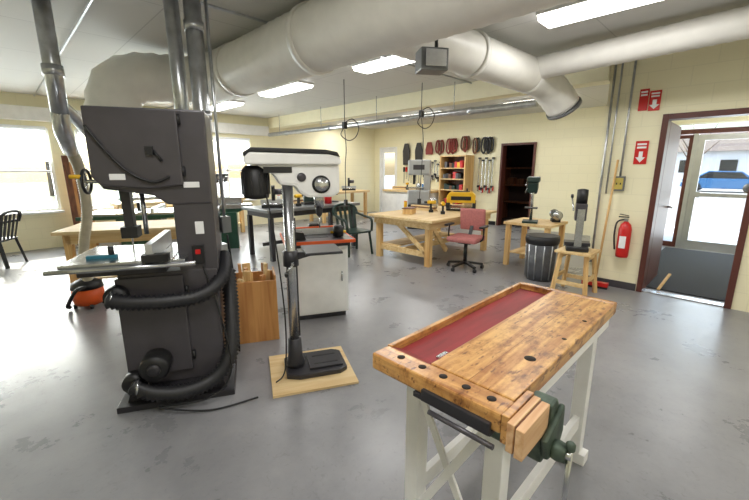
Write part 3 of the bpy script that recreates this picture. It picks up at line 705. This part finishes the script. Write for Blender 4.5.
# back area: bench, machines
g = G('back_workbench', (9.0, 7.35, 0)); g.bx('top', -.45, .45, -.85, .85, .82, .88, ply); g.bx('cupboard', -.4, .42, -.8, .8, .1, .82, white); g.bx('plinth', -.3, .4, -.75, .75, 0, .1, dgrey2)
for k in range(3): g.bx('cupboard_door', -.415, -.4, -.78+k*.53, -.28+k*.53, .14, .78, white)
can('paint_can', 8.85, 6.8, .881, .08, .18, blue); can('paint_can', 8.9, 7.05, .881, .08, .18, steel); cordless(8.8, 7.4, .881, 20, yellow); stack(8.9, 7.8, .881, 90)
g = G('small_bandsaw', (7.6, 6.0, 0), -60)
g.bx('stand', -.25, .25, -.2, .2, 0, .62, dgrey2, .01); g.bx('lower_housing', -.28, .28, -.13, .13, .62, .98, alu, .03); g.bx('column', .12, .28, -.08, .1, .95, 1.4, alu); g.bx('upper_housing', -.28, .28, -.13, .13, 1.35, 1.72, alu, .04)
g.bx('table', -.3, .14, -.2, .2, 1.02, 1.045, steel); g.bx('guide', -.16, -.1, -.03, .03, 1.12, 1.4, black); g.bx('decal', -.14, .14, -.135, -.13, 1.48, 1.6, dgrey, 0)
g = G('wood_storage_rack', (9.22, 6.0, 0))
for y in (-.4, .4): g.bx('upright', -.18, .25, y-.02, y+.02, 0, 1.86, pine)
for z in (.1, .5, .9, 1.2, 1.5, 1.83): g.bx('shelf', -.18, .25, -.38, .38, z, z+.03, pinex)
g.bx('back_panel', .22, .25, -.38, .38, .1, 1.83, dwood)
for k in range(30):
    z = [.13, .53, .93, 1.23, 1.53][k % 5]; y = -.34+(k*.133 % .58); g.bx('item', -.14, .12, y, y+.09, z, z+.10+.1*random.random(), random.choice([red, dgrey, yellow, dwood, dkgreen, black, red]))
def bar_clamp(y, z, L, m=black):
    g = G('bar_clamp', (9.44, y, 0)); g.bx('bar', -.01, .01, -.012, .012, z-L, z, steel); g.bx('jaw_top', -.03, .02, -.05, .02, z-.04, z, m); g.bx('jaw_slide', -.03, .02, -.05, .02, z-L+.1, z-L+.16, m); g.rod('grip', (0, -.045, z-L+.02), (0, -.045, z-L+.14), .018, red if L > .6 else m)
    g.rod('wall_peg', (0, 0, z-.06), (.055, 0, z-.06), .008, steel)
for k in range(5): bar_clamp(5.0+k*.1, 1.8-(k % 2)*.06, .9)
for k in range(8): bar_clamp(6.58+k*.1, 1.75-(k % 3)*.05, .55, dgrey2)
g = G('hanging_hand_tools')
for k in range(7):
    y = 7.5+k*.1; g.bx('tool_shaft', 9.455, 9.475, y, y+.02, 1.05+.06*(k % 3), 1.4, steel); g.bx('tool_grip', 9.445, 9.485, y-.015, y+.035, 1.4, 1.55, [black, red, black, yellow, black, red, black][k]); g.rod('peg', (9.47, y+.01, 1.54), (9.5, y+.01, 1.54), .006, steel)
def belts(name, y, z, m, m2, n=3):
    # long loops hanging from a peg
    g = G(name, (9.44, y, z))
    for k in range(n):
        o = (k-(n-1)/2)*.07; L = .24+.05*(k % 2)
        g.tube('loop', [(0, o-.012, .12), (-.01*k, o-.05, .02), (-.01*k, o-.05, -L*.7), (0, o, -L), (-.01*k, o+.05, -L*.7), (-.01*k, o+.05, .02), (0, o+.012, .12)], .024, m if k % 2 else m2, 8)
    g.rod('hook', (-.03, 0, .12), (.05, 0, .12), .01, steel)
beltr = M('belt_red', (128, 52, 46), .7); beltb = M('belt_brown', (104, 74, 56), .7)
belts('extension_cord_coil', 5.18, 2.2, rubber, black, 4); belts('air_hose_coil', 5.52, 2.2, dwood, rubber, 2); belts('sanding_belt_bundle', 5.86, 2.26, beltr, beltb, 3); belts('sanding_belt_bundle', 6.30, 2.22, beltr, beltr, 4)
belts('sanding_belt_bundle', 6.72, 2.2, beltb, beltr, 3)
for k, y in enumerate((7.10, 7.50, 8.0)):
    g = G('safety_apron', (9.44, y, 0)); g.prism('cloth', [(-.12, 1.92-.3*(k > 0)), (-.14, 2.05), (-.07, 2.28), (.07, 2.28), (.14, 2.05), (.12, 1.92-.3*(k > 0))], 'yz', -.02, .01, [beltr, black, dgrey2][k]); g.rod('hook', (-.02, 0, 2.26), (.05, 0, 2.26), .01, steel)

g = G('side_workbench', (7.2, 8.7, 0)); g.bx('top', -.9, .9, -.4, .4, .8, .86, ply)
for x in (-.8, .8):
    for y in (-.3, .3): g.bx('leg', x-.04, x+.04, y-.04, y+.04, 0, .8, pine)
g.bx('shelf', -.76, .76, -.3, .3, .2, .23, pinex)
drillpress_small('benchtop_drill_press', (6.9, 8.7, .861), -50, dgrey2, .9)
saw((7.6, 8.7, .861), -40)

# ---------------------------------------------------------------- right side near exit
g = G('trash_can', (5.22, 1.95, 0))
g.lathe('can', [(.02, 0), (.17, 0), (.19, .1), (.205, .58), (.19, .585), (.17, .3), (.02, .3)], (0, 0, 0), bag); g.lathe('liner_rim', [(.195, .50), (.215, .52), (.222, .57), (.215, .62), (.19, .62)], (0, 0, 0), rubber)
for k in range(12): g.rod('rib', (.186*math.cos(k*.524), .186*math.sin(k*.524), .03), (.205*math.cos(k*.524), .205*math.sin(k*.524), .5), .008, galv, seg=6)

g = G('wood_stool', (4.9, 1.40, 0), 0)
g.bx('seat', -.21, .21, -.2, .2, .52, .55, pinex, .005)
for sx in (-1, 1):
    for sy in (-1, 1): g.bar('leg', (sx*.2, sy*.19, 0), (sx*.15, sy*.14, .52), .04, .04, pine)
    g.bar('side_rail', (sx*.185, -.17, .16), (sx*.185, .17, .16), .02, .05, pinex)
    g.bar('front_rail', (-.17, sx*.17, .22), (.17, sx*.17, .22), .02, .05, pinex)
    g.bx('apron', -.15, .15, sx*.145-.01, sx*.145+.01, .45, .52, pinex)
g = G('bench_mortiser', (4.9, 1.42, .551), 200)
g.bx('base', -.12, .16, -.12, .12, 0, .05, black, .01); g.bx('column', .06, .12, -.04, .04, .05, .5, steel); g.bx('table', -.14, .04, -.14, .14, .05, .09, dgrey2)
g.prism('head', [(-.1, .36), (.1, .36), (.12, .56), (-.08, .56)], 'xz', -.06, .06, dgrey, .01); g.lathe('motor', [(.02, 0), (.06, .01), (.06, .17), (.02, .18)], (-.0, 0, .55), black)
g.rod('chisel', (-.06, 0, .2), (-.06, 0, .36), .012, steel); g.rod('lever', (.05, -.08, .48), (-.12, -.1, .62), .009, steel); g.rod('lever_grip', (-.12, -.1, .62), (-.15, -.1, .645), .016, black)
g.bx('plate', -.13, -.1, -.05, .05, .4, .5, label)

g = G('machine_stand', (5.95, 2.35, 0)); g.bx('top', -.36, .36, -.36, .36, .66, .70, pinex)
for x in (-.3, .3):
    for y in (-.3, .3): g.bx('leg', x-.035, x+.035, y-.035, y+.035, 0, .66, pine)
g.bx('shelf', -.28, .28, -.28, .28, .2, .22, pinex)
drillpress_small('benchtop_drill_press', (5.8, 2.38, .701), 200, dkgreen, 1.0)
g = G('bench_grinder', (6.12, 2.12, .701), 30)
g.bx('base', -.08, .08, -.06, .06, 0, .05, black); g.lathe('motor', [(.02, -.1), (.06, -.1), (.06, .1), (.02, .1)], (0, 0, .11), dkgreen, 'x')
for s in (-1, 1): g.lathe('wheel', [(.01, -.015), (.07, -.015), (.07, .015), (.01, .015)], (s*.14, 0, .11), steel, 'x')

g = G('push_broom', (5.40, 1.28, 0)); g.rod('handle', (-.06, .0, .06), (.09, -.04, 1.62), .013, pine); g.box('head', (-.06, .0, .055), (.08, .3, .05), red, (0, 0, .1)); g.box('bristles', (-.06, .0, .017), (.07, .29, .03), black, (0, 0, .1))
g = G('fire_extinguisher', (5.44, 1.05, 0))
g.lathe('cylinder', [(.02, .42), (.065, .43), (.07, .46), (.07, .78), (.055, .84), (.025, .87), (.02, .88)], (0, 0, 0), red); g.bx('label_plate', -.0725, -.066, -.035, .035, .55, .7, label, .001)
g.box('valve', (0, 0, .895), (.04, .04, .04), steel); g.box('handle', (0, .03, .93), (.02, .11, .015), black); g.box('lever', (0, .03, .955), (.02, .1, .01), black, (.15, 0, 0))
g.tube('hose', [(0, .02, .9), (-.03, .09, .86), (-.04, .1, .7), (-.03, .08, .52)], .01, black, 8); g.box('bracket', (.06, 0, .72), (.08, .08, .04), steel)
def sign(name, y, z, w, h, arrow=True):
    g = G(name, (5.535, y, z)); g.bx('plate', -.008, .005, -w/2, w/2, -h/2, h/2, red, .001)
    if arrow: g.prism('arrow', [(-.02, h*.05), (.02, h*.05), (.02, -h*.2), (.05, -h*.2), (0, -h*.42), (-.05, -h*.2), (-.02, -h*.2)], 'yz', -.011, -.0085, label, 0)
    for k in range(2): g.bx('lettering', -.011, -.0085, -w*.36, w*.36, h*.18+k*h*.14, h*.26+k*h*.14, label, 0)
sign('fire_extinguisher_sign', 1.02, 1.70, .13, .27); sign('fire_sign', 1.07, 2.3, .09, .24, False); sign('fire_sign', .96, 2.28, .11, .22)
g = G('light_switch_box', (5.53, 1.20, 1.33)); g.bx('box', -.03, .01, -.06, .06, -.09, .09, skin_grey); g.bx('plate', -.035, -.03, -.045, .045, -.07, .07, M('box_yellow', (200, 180, 90), .5))
for dy in (-.02, .02): g.bx('toggle', -.045, -.034, dy-.006, dy+.006, -.012, .012, black)
g.rod('conduit', (-.005, 0, .09), (-.005, 0, H-1.33), .012, galv)
g = G('wall_conduit'); g.rod('run_a', (5.52, 1.40, .3), (5.52, 1.40, H), .013, galv); g.rod('run_b', (5.52, 1.33, 1.2), (5.52, 1.33, H), .01, galv); g.box('outlet', (5.52, 1.40, .35), (.05, .08, .12), skin_grey)
g = G('door_wedge', (5.85, .66, .018)); g.bar('stick', (-.15, 0, .012), (.25, -.05, .14), .03, .02, pine)
g = G('alarm_horn', (5.5, -.0, 2.45)); g.bx('box', -.03, .04, -.06, .06, -.07, .07, label); g.lathe('horn', [(.01, -.05), (.04, -.05), (.03, -.03), (.01, -.03)], (0, 0, 0), red, 'x')

# ---------------------------------------------------------------- lights / world
w = bpy.data.worlds.new('World'); S.world = w; w.use_nodes = True; nt = w.node_tree
sky = nt.nodes.new('ShaderNodeTexSky'); sky.sky_type = 'NISHITA'; sky.sun_disc = False; sky.sun_elevation = math.radians(38); sky.sun_rotation = math.radians(0); sky.air_density = 1.0; sky.dust_density = 4
bg = nt.nodes['Background']; nt.links.new(sky.outputs[0], bg.inputs[0]); bg.inputs[1].default_value = .75
sl = bpy.data.lights.new('sun', 'SUN'); sl.energy = 6; sl.angle = .01; sl.color = (1, .96, .9)
so = bpy.data.objects.new('sun', sl); so.rotation_euler = Vector((-.05, -1, -.72)).to_track_quat('-Z', 'Y').to_euler(); COL.objects.link(so)
def winlight(loc, d, sx, sy, e):
    l = bpy.data.lights.new('window_daylight', 'AREA'); l.shape = 'RECTANGLE'; l.size = sx; l.size_y = sy; l.energy = e; l.color = (.92, .96, 1)
    o = bpy.data.objects.new('window_daylight', l); o.location = loc; o.rotation_euler = Vector(d).to_track_quat('-Z', 'Z').to_euler(); COL.objects.link(o)
for a, b_, c, d in WIN: winlight(((a+b_)/2, 9.75, 1.5), (0, -1, -.15), b_-a, 1.4, 65*(b_-a))
winlight((9.9, .1, 1.2), (-1, 0, -.1), 2.2, 2, 55)

cam = bpy.data.cameras.new('camera'); cam.sensor_width = 36; cam.lens = 18.02; cam.clip_start = .02; cam.clip_end = 300
co = bpy.data.objects.new('camera', cam); co.location = (0, 0, 1.52); co.rotation_euler = (math.radians(90-12.33), 0, math.radians(-45)); COL.objects.link(co); S.camera = co
S.view_settings.view_transform = 'Standard'; S.view_settings.look = 'None'; S.view_settings.exposure = 0
